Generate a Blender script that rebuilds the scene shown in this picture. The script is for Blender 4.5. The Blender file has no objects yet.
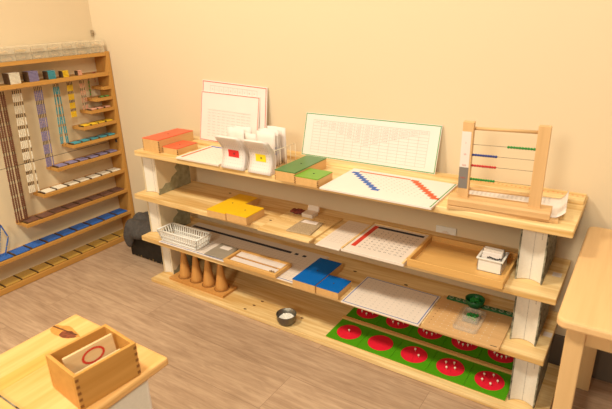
import bpy, bmesh, math, random
from mathutils import Vector, Matrix
random.seed(7)
C = bpy.context.scene.collection
D = bpy.data

# ------------------------------------------------------------------ materials
def new_mat(name):
    m = D.materials.new(name); m.use_nodes = True
    nt = m.node_tree
    return m, nt, nt.nodes['Principled BSDF']

def plain(name, col, rough=.6, noise=.04, scale=30, spec=.3, metal=0, alpha=1, trans=0, bump=0):
    m, nt, b = new_mat(name)
    tc = nt.nodes.new('ShaderNodeTexCoord'); n = nt.nodes.new('ShaderNodeTexNoise')
    n.inputs['Scale'].default_value = scale; n.inputs['Detail'].default_value = 3
    nt.links.new(tc.outputs['Object'], n.inputs['Vector'])
    r = nt.nodes.new('ShaderNodeValToRGB')
    r.color_ramp.elements[0].position = .3; r.color_ramp.elements[1].position = .7
    r.color_ramp.elements[0].color = (*[c*(1-noise) for c in col], 1)
    r.color_ramp.elements[1].color = (*[min(1, c*(1+noise)) for c in col], 1)
    nt.links.new(n.outputs['Fac'], r.inputs['Fac'])
    nt.links.new(r.outputs['Color'], b.inputs['Base Color'])
    b.inputs['Roughness'].default_value = rough
    b.inputs['Specular IOR Level'].default_value = spec
    b.inputs['Metallic'].default_value = metal
    b.inputs['Alpha'].default_value = alpha
    b.inputs['Transmission Weight'].default_value = trans
    if bump:
        bp = nt.nodes.new('ShaderNodeBump'); bp.inputs['Strength'].default_value = bump
        bp.inputs['Distance'].default_value = .002
        nt.links.new(n.outputs['Fac'], bp.inputs['Height']); nt.links.new(bp.outputs['Normal'], b.inputs['Normal'])
    return m

def wood(name, c_dark, c_light, along='X', scale=1.0, rough=.5, knots=0, spec=.3, contrast=.3):
    """Grain stretched along one object axis, with broad bands and optional dark knots."""
    m, nt, b = new_mat(name)
    N, L = nt.nodes, nt.links
    tc = N.new('ShaderNodeTexCoord')
    mp = N.new('ShaderNodeMapping')
    s = {'X': (.06, 1, 1), 'Y': (1, .06, 1), 'Z': (1, 1, .06)}[along]
    mp.inputs['Scale'].default_value = s
    L.new(tc.outputs['Object'], mp.inputs['Vector'])
    n1 = N.new('ShaderNodeTexNoise'); n1.inputs['Scale'].default_value = 90*scale; n1.inputs['Detail'].default_value = 6
    n2 = N.new('ShaderNodeTexNoise'); n2.inputs['Scale'].default_value = 17*scale; n2.inputs['Detail'].default_value = 3
    n2.inputs['Distortion'].default_value = .6
    L.new(mp.outputs['Vector'], n1.inputs['Vector']); L.new(mp.outputs['Vector'], n2.inputs['Vector'])
    mx = N.new('ShaderNodeMix'); mx.data_type = 'FLOAT'; mx.inputs['Factor'].default_value = .6
    L.new(n1.outputs['Fac'], mx.inputs['A']); L.new(n2.outputs['Fac'], mx.inputs['B'])
    r = N.new('ShaderNodeValToRGB')
    r.color_ramp.elements[0].position = .5-contrast/2; r.color_ramp.elements[1].position = .5+contrast/2
    r.color_ramp.elements[0].color = (*c_dark, 1); r.color_ramp.elements[1].color = (*c_light, 1)
    L.new(mx.outputs['Result'], r.inputs['Fac'])
    out = r.outputs['Color']
    if knots:
        mk = N.new('ShaderNodeMapping')
        mk.inputs['Scale'].default_value = {'X': (.55, 1, 0), 'Y': (1, .55, 0), 'Z': (1, 1, .55)}[along]
        mk.inputs['Location'].default_value = (knots*1.37, knots*.71, 0)
        L.new(tc.outputs['Object'], mk.inputs['Vector'])
        vo = N.new('ShaderNodeTexVoronoi'); vo.inputs['Scale'].default_value = 5
        L.new(mk.outputs['Vector'], vo.inputs['Vector'])
        kr = N.new('ShaderNodeValToRGB')
        kr.color_ramp.elements[0].position = .025; kr.color_ramp.elements[0].color = (1, 1, 1, 1)
        kr.color_ramp.elements[1].position = .075; kr.color_ramp.elements[1].color = (0, 0, 0, 1)
        L.new(vo.outputs['Distance'], kr.inputs['Fac'])
        km = N.new('ShaderNodeMix'); km.data_type = 'RGBA'
        L.new(kr.outputs['Color'], km.inputs['Factor']); L.new(out, km.inputs['A'])
        km.inputs['B'].default_value = (.16, .06, .02, 1)
        out = km.outputs['Result']
    L.new(out, b.inputs['Base Color'])
    b.inputs['Roughness'].default_value = rough; b.inputs['Specular IOR Level'].default_value = spec
    return m

M = {}
M['pine'] = wood('pine', (.66, .42, .16), (.86, .63, .31), 'X', 1, .42, knots=1.0)
M['pine_pale'] = wood('pine_pale', (.64, .38, .125), (.90, .68, .35), 'X', 1, .42, knots=0, contrast=.24)
M['pine_bench'] = wood('pine_bench', (.66, .34, .085), (.85, .50, .20), 'Y', 1, .45)
M['bench_band'] = wood('bench_band', (.60, .31, .06), (.74, .44, .12), 'Y', 1, .45)
M['beech'] = wood('beech', (.60, .35, .15), (.76, .48, .23), 'X', 1.6, .42, contrast=.5)
M['beech_z'] = wood('beech_z', (.60, .35, .15), (.76, .48, .23), 'Z', 1.6, .42, contrast=.5)
M['cabinet'] = wood('cabinet_wood', (.50, .235, .05), (.64, .34, .09), 'Y', 1.2, .45, contrast=.5)
M['cabinet_z'] = wood('cabinet_wood_upright', (.50, .235, .05), (.64, .34, .09), 'Z', 1.2, .45, contrast=.5)
M['orange_wood'] = wood('orange_wood', (.50, .22, .055), (.66, .34, .10), 'Z', 1.2, .4, contrast=.5)
M['tray_wood'] = wood('tray_wood', (.62, .33, .09), (.78, .47, .17), 'X', 1.2, .4, contrast=.5)
M['box_wood'] = wood('box_wood', (.62, .35, .13), (.78, .48, .20), 'Y', 1.2, .5, contrast=.5)
M['card_box_wood'] = wood('card_box_wood', (.50, .23, .045), (.66, .34, .09), 'Y', 1.2, .4, contrast=.5)
M['table_wood'] = wood('table_wood', (.72, .44, .20), (.84, .55, .27), 'Y', 1.0, .35, contrast=.5)
M['table_leg_wood'] = wood('table_leg_wood', (.66, .41, .18), (.78, .51, .25), 'Z', 1.0, .4, contrast=.5)
M['card_wood'] = wood('card_wood', (.70, .48, .24), (.80, .60, .34), 'Y', 1.2, .5)
M['ring_pale'] = plain('pale_ring', (.34, .38, .26), .5)
M['worn'] = plain('worn_cover', (.33, .31, .20), .65, .25, 40)
M['joint'] = plain('finger_joint', (.26, .10, .025), .6)
M['knot'] = plain('knot', (.10, .035, .012), .6, noise=.3, scale=60)
M['knot_core'] = plain('knot_core', (.20, .05, .02), .6, noise=.5, scale=120)
M['knot_ring'] = plain('knot_ring', (.55, .24, .05), .6, noise=.25, scale=50)
M['paper'] = plain('paper', (.79, .70, .65), .7, .015, 12)
M['paper_cream'] = plain('paper_cream', (.78, .68, .52), .7, .02, 12)
M['card_white'] = plain('card_white', (.79, .69, .61), .55, .02, 8)
M['white_plastic'] = plain('white_plastic', (.84, .81, .76), .35, .01, 5, spec=.5)
M['page'] = plain('page_edge', (.80, .74, .65), .8, .03, 160, bump=.2)
M['ink'] = plain('grey_ink', (.42, .38, .35), .8, 0)
M['ink_dark'] = plain('dark_ink', (.05, .045, .045), .8, 0)
M['ink_line'] = plain('faint_line', (.50, .42, .36), .8, 0)
M['ink_red'] = plain('red_ink', (.62, .05, .03), .6, .02)
M['ink_orange'] = plain('orange_red_ink', (.78, .13, .05), .6, .02)
M['ink_blue'] = plain('blue_ink', (.06, .14, .45), .6, .02)
M['ink_navy'] = plain('navy_ink', (.015, .022, .055), .5, .02)
M['ink_green'] = plain('green_ink', (.10, .33, .12), .6, .02)
M['outline_red'] = plain('outline_red', (.66, .13, .09), .6, .02)
M['lid_red'] = plain('red_lid', (.76, .12, .05), .4, .03, spec=.4)
M['lid_dkgreen'] = plain('dark_green_lid', (.06, .19, .04), .3, .04, spec=.5)
M['lid_green'] = plain('lime_green_lid', (.17, .36, .025), .35, .04, spec=.4)
M['lid_yellow'] = plain('yellow_lid', (.86, .52, .015), .4, .03)
M['lid_blue'] = plain('blue_lid', (.002, .125, .48), .5, .03, spec=.12)
M['tag_red'] = plain('red_tag', (.68, .03, .03), .5)
M['tag_yellow'] = plain('yellow_tag', (.86, .66, .02), .5)
M['frac_green'] = plain('green_metal', (.075, .32, .006), .5, .05, 9, spec=.15)
M['frac_red'] = plain('red_metal', (.74, .016, .04), .5, .05, 9, spec=.15)
M['knob'] = plain('ivory_knob', (.80, .70, .56), .4)
M['steel'] = plain('steel', (.20, .18, .15), .42, .08, 20, metal=.8)
M['wire'] = plain('wire', (.20, .15, .10), .4, metal=.5)
M['brass'] = plain('brass', (.38, .22, .07), .4, metal=.6)
M['grey_label'] = plain('grey_panel', (.22, .19, .17), .6)
M['grey_card'] = plain('grey_brown_card', (.33, .28, .22), .5, .06)
M['pouch'] = plain('mottled_pouch', (.42, .31, .19), .7, .22, 220)
M['bead_dark'] = plain('dark_bead_wire', (.085, .045, .022), .5, .3, 90)
M['cloth'] = plain('charcoal_cloth', (.075, .066, .062), .9, .2, 60, bump=.4)
M['crate'] = plain('black_crate', (.018, .015, .012), .55, .3, 40)
M['crate_chip'] = plain('chipped_edge', (.24, .15, .06), .7, .4, 80)
M['green_plastic'] = plain('green_plastic', (.016, .12, .035), .35, .08)
M['green_bead'] = plain('green_bead', (.02, .24, .04), .35, .1, 60)
M['blue_bead'] = plain('navy_bead', (.03, .05, .24), .3)
M['red_bead'] = plain('red_bead', (.52, .03, .03), .3)
M['rice'] = plain('white_pegs', (.86, .83, .77), .6, .05, 120)
M['cover'] = plain('marbled_cover', (.20, .19, .14), .55, .97, 60)
M['cover_side'] = None
M['rattan'] = plain('dark_beads', (.30, .18, .09), .6, .5, 60)
M['rattan_light'] = plain('light_beads', (.52, .34, .18), .6, .4, 60)
M['seam'] = plain('panel_seam', (.13, .09, .06), .8)
M['sock_red'] = plain('dark_red_beads', (.20, .04, .03), .5, .4, 90)
BC = {'gold': (.52, .30, .05), 'blue': (.02, .12, .46), 'brown': (.17, .065, .035), 'white': (.80, .72, .58), 'purple': (.24, .20, .36),
      'teal': (.05, .30, .37), 'yellow': (.80, .52, .01), 'pink': (.70, .36, .24), 'green': (.10, .28, .05), 'red': (.50, .05, .03)}
for k, c in BC.items(): M['bead_'+k] = plain('bead_'+k, c, .4, .12, 300, spec=.4)

def mat_clear(name, col, alpha):
    m = plain(name, col, .25, .02, 10, spec=.5)
    b = m.node_tree.nodes['Principled BSDF']; b.inputs['Alpha'].default_value = alpha
    return m
M['clear'] = mat_clear('clear_plastic', (.80, .72, .60), .20)
M['frost'] = mat_clear('frosted_plastic', (1, .86, .64), .27)

def mat_wall():
    m, nt, b = new_mat('cream_wall_paint'); N, L = nt.nodes, nt.links
    tc = N.new('ShaderNodeTexCoord'); n = N.new('ShaderNodeTexNoise'); n.inputs['Scale'].default_value = 180; n.inputs['Detail'].default_value = 2
    L.new(tc.outputs['Object'], n.inputs['Vector'])
    bp = N.new('ShaderNodeBump'); bp.inputs['Strength'].default_value = .05; bp.inputs['Distance'].default_value = .001
    L.new(n.outputs['Fac'], bp.inputs['Height']); L.new(bp.outputs['Normal'], b.inputs['Normal'])
    b.inputs['Base Color'].default_value = (.735, .592, .405, 1); b.inputs['Roughness'].default_value = .75
    b.inputs['Specular IOR Level'].default_value = .2
    return m
M['wall'] = mat_wall()
M['cab_back'] = plain('cream_back_panel', (.85, .70, .47), .7, .03, 6)

def mat_floor():
    m, nt, b = new_mat('wood_plank_floor'); N, L = nt.nodes, nt.links
    tc = N.new('ShaderNodeTexCoord')
    br = N.new('ShaderNodeTexBrick')
    br.inputs['Scale'].default_value = 1; br.inputs['Brick Width'].default_value = 1.25; br.inputs['Row Height'].default_value = .19
    br.inputs['Mortar Size'].default_value = .0008; br.inputs['Bias'].default_value = 0
    br.inputs['Color1'].default_value = (.30, .30, .30, 1); br.inputs['Color2'].default_value = (.70, .70, .70, 1); br.inputs['Mortar'].default_value = (.0, .0, .0, 1)
    br.offset = .37
    L.new(tc.outputs['Object'], br.inputs['Vector'])
    mp = N.new('ShaderNodeMapping'); mp.inputs['Scale'].default_value = (.11, 1, 1)
    # shift the grain from plank to plank
    add = N.new('ShaderNodeVectorMath'); add.operation = 'MULTIPLY_ADD'
    L.new(br.outputs['Color'], add.inputs[0]); add.inputs[1].default_value = (7, 3, 0); L.new(tc.outputs['Object'], add.inputs[2])
    L.new(add.outputs[0], mp.inputs['Vector'])
    n1 = N.new('ShaderNodeTexNoise'); n1.inputs['Scale'].default_value = 62; n1.inputs['Detail'].default_value = 8; n1.inputs['Roughness'].default_value = .65; n1.inputs['Distortion'].default_value = .4
    n2 = N.new('ShaderNodeTexNoise'); n2.inputs['Scale'].default_value = 9; n2.inputs['Detail'].default_value = 3; n2.inputs['Distortion'].default_value = 1.2
    L.new(mp.outputs['Vector'], n1.inputs['Vector']); L.new(mp.outputs['Vector'], n2.inputs['Vector'])
    mx = N.new('ShaderNodeMix'); mx.data_type = 'FLOAT'; mx.inputs['Factor'].default_value = .30
    L.new(n1.outputs['Fac'], mx.inputs['A']); L.new(n2.outputs['Fac'], mx.inputs['B'])
    r = N.new('ShaderNodeValToRGB')
    e = r.color_ramp.elements; e[0].position = .36; e[1].position = .66
    e[0].color = (.37, .235, .15, 1); e[1].color = (.61, .425, .285, 1)
    L.new(mx.outputs['Result'], r.inputs['Fac'])
    # a little tone change per plank, dark joints
    mu = N.new('ShaderNodeMix'); mu.data_type = 'RGBA'; mu.blend_type = 'MULTIPLY'; mu.inputs['Factor'].default_value = .10
    L.new(r.outputs['Color'], mu.inputs['A']); L.new(br.outputs['Color'], mu.inputs['B'])
    md = N.new('ShaderNodeMix'); md.data_type = 'RGBA'; md.inputs['B'].default_value = (.27, .17, .11, 1)
    L.new(br.outputs['Fac'], md.inputs['Factor']); L.new(mu.outputs['Result'], md.inputs['A'])
    L.new(md.outputs['Result'], b.inputs['Base Color'])
    b.inputs['Roughness'].default_value = .5; b.inputs['Specular IOR Level'].default_value = .3
    return m
M['floor'] = mat_floor()
M['skirting'] = plain('grey_skirting', (.16, .125, .095), .6, .05)

def mat_cover_side():
    """Old marbled cover board: grey-green with a torn cream patch."""
    m, nt, b = new_mat('torn_cover_board'); N, L = nt.nodes, nt.links
    tc = N.new('ShaderNodeTexCoord')
    n = N.new('ShaderNodeTexNoise'); n.inputs['Scale'].default_value = 6; n.inputs['Detail'].default_value = 5; n.inputs['Distortion'].default_value = .8
    L.new(tc.outputs['Object'], n.inputs['Vector'])
    r = N.new('ShaderNodeValToRGB'); r.color_ramp.interpolation = 'LINEAR'
    e = r.color_ramp.elements; e[0].position = .60; e[0].color = (.72, .60, .40, 1); e[1].position = .62; e[1].color = (.30, .28, .18, 1)
    x = r.color_ramp.elements.new(.70); x.color = (.36, .34, .24, 1)
    L.new(n.outputs['Fac'], r.inputs['Fac'])
    L.new(r.outputs['Color'], b.inputs['Base Color']); b.inputs['Roughness'].default_value = .65
    return m
M['cover_side'] = mat_cover_side()

# ------------------------------------------------------------------ mesh helpers
class MB:
    def __init__(s): s.bm = bmesh.new()
    def box(s, x0, x1, y0, y1, z0, z1):
        v = [s.bm.verts.new(p) for p in ((x0,y0,z0),(x1,y0,z0),(x1,y1,z0),(x0,y1,z0),(x0,y0,z1),(x1,y0,z1),(x1,y1,z1),(x0,y1,z1))]
        for f in ((0,3,2,1),(4,5,6,7),(0,1,5,4),(1,2,6,5),(2,3,7,6),(3,0,4,7)): s.bm.faces.new([v[i] for i in f])
        return s
    def hexa(s, p):
        """eight corners, bottom four then top four"""
        v = [s.bm.verts.new(q) for q in p]
        for f in ((0,3,2,1),(4,5,6,7),(0,1,5,4),(1,2,6,5),(2,3,7,6),(3,0,4,7)): s.bm.faces.new([v[i] for i in f])
        return s
    def quad(s, *p):
        s.bm.faces.new([s.bm.verts.new(q) for q in p]); return s
    def ring_tube(s, pts, radii, n=8, cap=True):
        """tube through pts with a radius per point"""
        pts = [Vector(p) for p in pts]
        if not hasattr(radii, '__len__'): radii = [radii]*len(pts)
        rings = []; up = None
        for i, p in enumerate(pts):
            d = (pts[min(i+1, len(pts)-1)] - pts[max(i-1, 0)])
            if d.length < 1e-9: d = Vector((0,0,1))
            d.normalize()
            if up is None:
                up = Vector((0,0,1)) if abs(d.z) < .9 else Vector((1,0,0))
            a = d.cross(up).normalized(); b = d.cross(a).normalized(); up = -b if False else up
            rings.append([s.bm.verts.new(p + (a*math.cos(t)+b*math.sin(t))*radii[i]) for t in [2*math.pi*k/n for k in range(n)]])
        for i in range(len(rings)-1):
            for k in range(n):
                s.bm.faces.new((rings[i][k], rings[i][(k+1)%n], rings[i+1][(k+1)%n], rings[i+1][k]))
        if cap:
            s.bm.faces.new(rings[0][::-1]); s.bm.faces.new(rings[-1])
        return s
    def lathe(s, cx, cy, prof, n=32, cap0=True, cap1=True):
        """revolve (radius, z) pairs about a vertical axis"""
        rings = [[s.bm.verts.new((cx+r*math.cos(2*math.pi*k/n), cy+r*math.sin(2*math.pi*k/n), z)) for k in range(n)] for r, z in prof]
        for i in range(len(rings)-1):
            for k in range(n): s.bm.faces.new((rings[i][k], rings[i][(k+1)%n], rings[i+1][(k+1)%n], rings[i+1][k]))
        if cap0: s.bm.faces.new(rings[0][::-1])
        if cap1: s.bm.faces.new(rings[-1])
        return s
    def ball(s, c, r, seg=8, ring=6):
        bmesh.ops.create_uvsphere(s.bm, u_segments=seg, v_segments=ring, radius=r, matrix=Matrix.Translation(c)); return s
    def prism(s, poly, axis, a0, a1):
        """extrude a polygon of the two other axes along axis"""
        def P(u, v, a): return {'x': (a,u,v), 'y': (u,a,v), 'z': (u,v,a)}[axis]
        A = [s.bm.verts.new(P(u,v,a0)) for u,v in poly]; B = [s.bm.verts.new(P(u,v,a1)) for u,v in poly]
        n = len(poly)
        s.bm.faces.new(A); s.bm.faces.new(B[::-1])
        for i in range(n): s.bm.faces.new((A[i], B[i], B[(i+1)%n], A[(i+1)%n]))
        return s
    def sheet(s, grid, th=0):
        """grid of points -> surface"""
        V = [[s.bm.verts.new(p) for p in row] for row in grid]
        for i in range(len(V)-1):
            for j in range(len(V[0])-1): s.bm.faces.new((V[i][j], V[i+1][j], V[i+1][j+1], V[i][j+1]))
        return s
    def xf(s, m): bmesh.ops.transform(s.bm, matrix=m, verts=s.bm.verts); return s

def link(name, mb, mat, parent=None, origin=(0,0,0), bevel=0, smooth=False, solid=0):
    """mb holds world coordinates; origin is the world place of the parent"""
    me = D.meshes.new(name)
    bm = mb.bm
    bmesh.ops.translate(bm, verts=bm.verts, vec=-Vector(origin))
    bmesh.ops.recalc_face_normals(bm, faces=bm.faces)
    bm.to_mesh(me); bm.free()
    o = D.objects.new(name, me); C.objects.link(o)
    me.materials.append(mat)
    if smooth:
        for p in me.polygons: p.use_smooth = True
    if parent: o.parent = parent
    if solid:
        so = o.modifiers.new('Solidify', 'SOLIDIFY'); so.thickness = solid; so.offset = 0
    if bevel:
        b = o.modifiers.new('Bevel', 'BEVEL'); b.width = bevel; b.segments = 2; b.limit_method = 'ANGLE'
    return o

class Thing:
    def __init__(s, name, label, cat, loc, group=None):
        e = D.objects.new(name, None); C.objects.link(e); e.location = loc; e.empty_display_size = .05
        e['label'] = label; e['category'] = cat
        if group: e['group'] = group
        s.e = e; s.loc = Vector(loc)
    def part(s, name, mb, mat, parent=None, label=None, **k):
        o = link(name, mb, mat, parent or s.e, s.loc, **k)
        if label: o['label'] = label
        return o

def single(name, label, cat, mb, mat, loc, group=None, **k):
    o = link(name, mb, mat, None, loc, **k); o.location = loc
    o['label'] = label; o['category'] = cat
    if group: o['group'] = group
    return o

def struct(name, mb, mat, **k):
    o = link(name, mb, mat, **k); o['kind'] = 'structure'; return o

def dup(root, loc, label, rz=None):
    r = root.copy(); C.objects.link(r); r.location = loc; r['label'] = label
    if rz is not None: r.rotation_euler = (0, 0, rz)
    for ch in list(root.children):
        c = ch.copy(); C.objects.link(c); c.parent = r
        for g in list(ch.children):
            d = g.copy(); C.objects.link(d); d.parent = c
    return r

_glyph = {}
def glyph(txt):
    if txt not in _glyph:
        cu = D.curves.new('txt', 'FONT'); cu.body = txt; cu.size = 1; cu.resolution_u = 1
        ob = D.objects.new('txt', cu); C.objects.link(ob)
        bpy.context.view_layer.update()
        me = ob.to_mesh()
        vs = [v.co.copy() for v in me.vertices]; fs = [tuple(p.vertices) for p in me.polygons]
        ob.to_mesh_clear(); D.objects.remove(ob); D.curves.remove(cu)
        xs = [v.x for v in vs]; ys = [v.y for v in vs]
        cx, cy = (min(xs)+max(xs))/2, (min(ys)+max(ys))/2
        _glyph[txt] = ([(v.x-cx, v.y-cy) for v in vs], fs)
    return _glyph[txt]

class Plane:
    """a printed face: o + u*ex + v*ey, lifted along the normal"""
    def __init__(s, o, ex, ey, lift=.0006):
        s.o = Vector(o); s.ex = Vector(ex).normalized(); s.ey = Vector(ey).normalized(); s.n = s.ex.cross(s.ey).normalized(); s.lift = lift
    def P(s, u, v, k=1): return s.o + s.ex*u + s.ey*v + s.n*s.lift*k
    def rect(s, mb, u0, v0, u1, v1, k=1):
        mb.quad(s.P(u0,v0,k), s.P(u1,v0,k), s.P(u1,v1,k), s.P(u0,v1,k))
    def poly(s, mb, pts, k=1): mb.quad(*[s.P(u,v,k) for u,v in pts])
    def frame(s, mb, u0, v0, u1, v1, w, k=1):
        s.rect(mb,u0,v0,u1,v0+w,k); s.rect(mb,u0,v1-w,u1,v1,k); s.rect(mb,u0,v0+w,u0+w,v1-w,k); s.rect(mb,u1-w,v0+w,u1,v1-w,k)
    def grid(s, mb, u0, v0, u1, v1, nu, nv, w, k=1):
        for i in range(nu+1):
            u = u0+(u1-u0)*i/nu; s.rect(mb,u-w/2,v0,u+w/2,v1,k)
        for j in range(nv+1):
            v = v0+(v1-v0)*j/nv; s.rect(mb,u0,v-w/2,u1,v+w/2,k)
    def text(s, mb, txt, u, v, size, k=2):
        vs, fs = glyph(txt)
        V = [mb.bm.verts.new(s.P(u+x*size, v+y*size, k)) for x, y in vs]
        for f in fs:
            try: mb.bm.faces.new([V[i] for i in f])
            except ValueError: pass

# ------------------------------------------------------------------ measures
zD, zC, zB, zA = .0201, .2371, .4541, .6711
T = .0245
XL, XF = -.852, -.743

# ------------------------------------------------------------------ the room
struct('floor', MB().box(-.92, 3.2, -3.6, .06, -.05, 0), M['floor'])
struct('wall_back', MB().box(-.92, 3.2, 0, .06, 0, 3.05), M['wall'])
struct('wall_left', MB().box(-.92, XL, -3.6, 0, 0, 3.05), M['wall'])
struct('baseboard_back', MB().box(XL, 3.2, -.012, -.0005, 0, .13), M['skirting'], bevel=.002)

# wall outlet plate low on the back wall, seen between the shelves
t = Thing('outlet_plate', 'white rectangular outlet plate on the wall behind the upper middle shelf', 'outlet', (1.147, -.001, .43))
t.part('plate', MB().box(1.107, 1.187, -.009, -.001, .395, .464), M['white_plastic'], bevel=.002)
t.part('socket', MB().lathe(1.147, 0, [(.018,0),(.018,.003)], 20).xf(Matrix.Translation((0,-.009,.43)) @ Matrix.Rotation(math.pi/2,4,'X') @ Matrix.Translation((0,0,0)) @ Matrix.Identity(4)), M['card_white'])

single('wall_hook', 'small dull metal hook on the left wall above the plastic boxes', 'hook',
       MB().box(XL+.0005, XL+.006, -.018, -.004, 1.155, 1.185).ring_tube([(XL+.004,-.011,1.175),(XL+.016,-.011,1.172),(XL+.02,-.011,1.18)], .003), M['pouch'], (XL+.003, -.011, 1.17))

# ------------------------------------------------------------------ shelf planks held up by books
planks = [('wooden shelf plank highest of four, carrying the abacus and charts', -.2395, 1.603, .323, zA, .0),
          ('wooden shelf plank second from the top, with yellow-topped boxes on it', -.277, 1.590, .331, zB, .045),
          ('wooden shelf plank second from the bottom, with blue-topped boxes on it', -.2655, 1.5845, .336, zC, .03),
          ('wooden plank lowest of four, lying on the floor under the fraction circles', -.220, 1.62, .352, zD, .03)]
for i, (lab, x0, x1, d, z, back) in enumerate(planks):
    loc = ((x0+x1)/2, -d/2, max(0, z-T))
    t = Thing('shelf_plank', lab, 'shelf', loc, 'pine planks of the book-supported shelf')
    t.part('board', MB().box(x0, x1, -d, -max(back, .001), max(.0003, z-T+.0002), z), M['pine_pale'], bevel=.0025)
    ks = {0: [(1.50,-.065)], 1: [(.27,-.12),(.50,-.27),(.13,-.10)], 2: [(.817,-.128),(1.042,-.125)], 3: [(.372,-.329),(.388,-.285),(.630,-.258),(.40,-.24)]}[i]
    for (kx, ky) in ks:
        mk = MB()
        mk.bm.faces.new([mk.bm.verts.new((kx+.008*math.cos(a)*(1+.25*math.sin(3*a)), ky+.0048*math.sin(a), z+.0004)) for a in [2*math.pi*q/12 for q in range(12)]])
        t.part('knot', mk, M['knot'], label='dark knot in the pine')
    if i in (1, 2):
        sx, sy = ((1.568,-.177) if i == 1 else (1.571,-.189))
        t.part('sticker', MB().box(sx-.014, sx+.012, sy-.014, sy+.014, z, z+.0006), M['paper'], label='small white paper sticker')

def book(x0, x1, yf, yb, z0, z1, label, torn=False):
    loc = ((x0+x1)/2, (yf+yb)/2, z0)
    t = Thing('thick_book', label, 'book', loc, 'thick old books holding up the shelf')
    ct = .0045
    # hollow fore-edge: page block with a concave front
    n = 10; w = x1-x0-2*ct; prof = []
    for k in range(n+1):
        s = k/n; prof.append((x0+ct+w*s, yf+.005+.015*math.sin(math.pi*s)))
    mid = (x0+x1)/2
    poly = prof + [(x1-ct, yb-.012), (x0+ct, yb-.012)]
    pb = t.part('page_block', MB().prism(poly, 'z', z0+.002, z1-.001), M['page'])
    t.part('page_seam', MB().box(mid-.0005, mid+.0005, yf+.0193, yf+.0208, z0+.002, z1-.001), M['ink'], pb, label='thin line down the middle of the pages')
    sx_ = x0+ct+w*.78
    for q in range(4): t.part('title_mark', MB().box(sx_, sx_+.0022, yf+.0130, yf+.0160, z1-.048+.007*q, z1-.0435+.007*q), M['ink'], pb)
    for sx in (0, 1):
        xa, xb = (x0, x0+ct) if sx == 0 else (x1-ct, x1)
        t.part('cover', MB().box(xa, xb, yf, yb, z0+.0003, z1-.0003), M['cover_side'] if torn else M['cover'], bevel=.001)
    if torn:
        L_, H_ = yb-yf, z1-z0; jag = [(.62,.98),(.58,.80),(.66,.70),(.54,.56),(.60,.44),(.42,.34),(.36,.22),(.22,.24),(.10,.14),(.02,.16)]
        t.part('worn_border', MB().prism([(yf+.001, z0+.001),(yb-.001, z0+.001),(yb-.001, z1-.001)]+[(yf+L_*a, z0+H_*b) for a, b in jag], 'x', x1-.0002, x1+.0007), M['worn'], label='worn grey-green border around the torn cream patch')
    t.part('spine', MB().box(x0+ct, x1-ct, yb-.012, yb, z0+.0003, z1-.0003), M['cover_side'] if torn else M['cover'])
book(1.459, 1.538, -.271, -.05, zB, zA-T, 'thick white-paged book standing under the top shelf at its right end')
book(1.469, 1.549, -.279, -.06, zC, zB-T, 'thick white-paged book standing right of the perforated bead board')
book(1.494, 1.576, -.305, -.07, zD, zC-T, 'thick white-paged book on the lowest plank right of the red circles')
book(-.246, -.150, -.285, -.077, zB, zA-T, 'thick book with torn greenish cover under the red-topped boxes', True)
book(-.254, -.168, -.283, -.092, zC, zB-T, 'thick book with torn greenish cover left of the white plastic basket', True)
book(-.205, -.135, -.277, -.09, zD, zC-T, 'thick book with torn greenish cover left of the wooden cones', True)

# long strip along the back of the top shelf
t = Thing('wooden_strip', 'long narrow wooden strip with orange dots along the back of the top shelf', 'strip', (.7, -.06, zA))
t.part('bar', MB().box(-.21, 1.600, -.100, -.022, zA+.0003, .684), M['pine_pale'], bevel=.0015)
md = MB()
for k in range(28):
    x = 1.20+.0145*k
    md.bm.faces.new([md.bm.verts.new((x+.0032*math.cos(a), -.05+.0025*math.sin(a)-.004*(k % 3), .6843)) for a in [2*math.pi*q/8 for q in range(8)]])
t.part('dots', md, M['ink_orange'], label='row of small orange dots')

# ------------------------------------------------------------------ charts leaning on the wall
def leaning(name, label, cat, x0, x1, yb, zb, yt, zt, th, outline, ow, inset, group=None, skew=0):
    e1 = Vector((x1-x0, 0, skew)); e2 = Vector((0, yt-yb, zt-zb)); h = e2.length; w = e1.length
    p = Plane((x0, yb, zb), e1, e2, .0006)
    t = Thing(name, label, cat, ((x0+x1)/2, yb, zb), group)
    n = -p.n   # towards the wall
    A = [p.o, p.o+p.ex*w, p.o+p.ex*w+n*th, p.o+n*th]
    t.part('board', MB().hexa(A+[a+p.ey*h for a in A]), M['paper'], bevel=.0008)
    m = MB(); p.frame(m, inset, inset, w-inset, h-inset, ow)
    t.part('outline', m, outline, label='coloured outline')
    return t, p, w, h
# rear and front red-outlined charts
t, p, w, h = leaning('wall_chart', 'taller white chart with red outline, behind the smaller one', 'chart', -.068, .316, -.047, .6843, -.008, .963, .006, M['outline_red'], .0035, .004, skew=-.016)
m = MB(); p.grid(m, .05, h-.052, w-.055, h-.022, 10, 1, .0012); p.grid(m, .05, .02, w-.055, h-.08, 10, 8, .0012)
t.part('print', m, M['ink_line'])
m = MB()
for i in range(10): p.text(m, str(i), .066+.0275*i, h-.037, .014)
t.part('numerals', m, M['ink_line'])
t, p, w, h = leaning('wall_chart', 'smaller white chart with red outline, in front of the taller one', 'chart', -.072, .280, -.062, .6843, -.018, .912, .005, M['outline_red'], .003, .003, skew=-.008)
m = MB()
for i in range(9):
    for j in range(10): p.text(m, '%d+%d=%d' % (i+1, j+1, i+j+2), .058+.0295*i, .028+.0135*j, .0072)
t.part('print', m, M['ink'])
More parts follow.
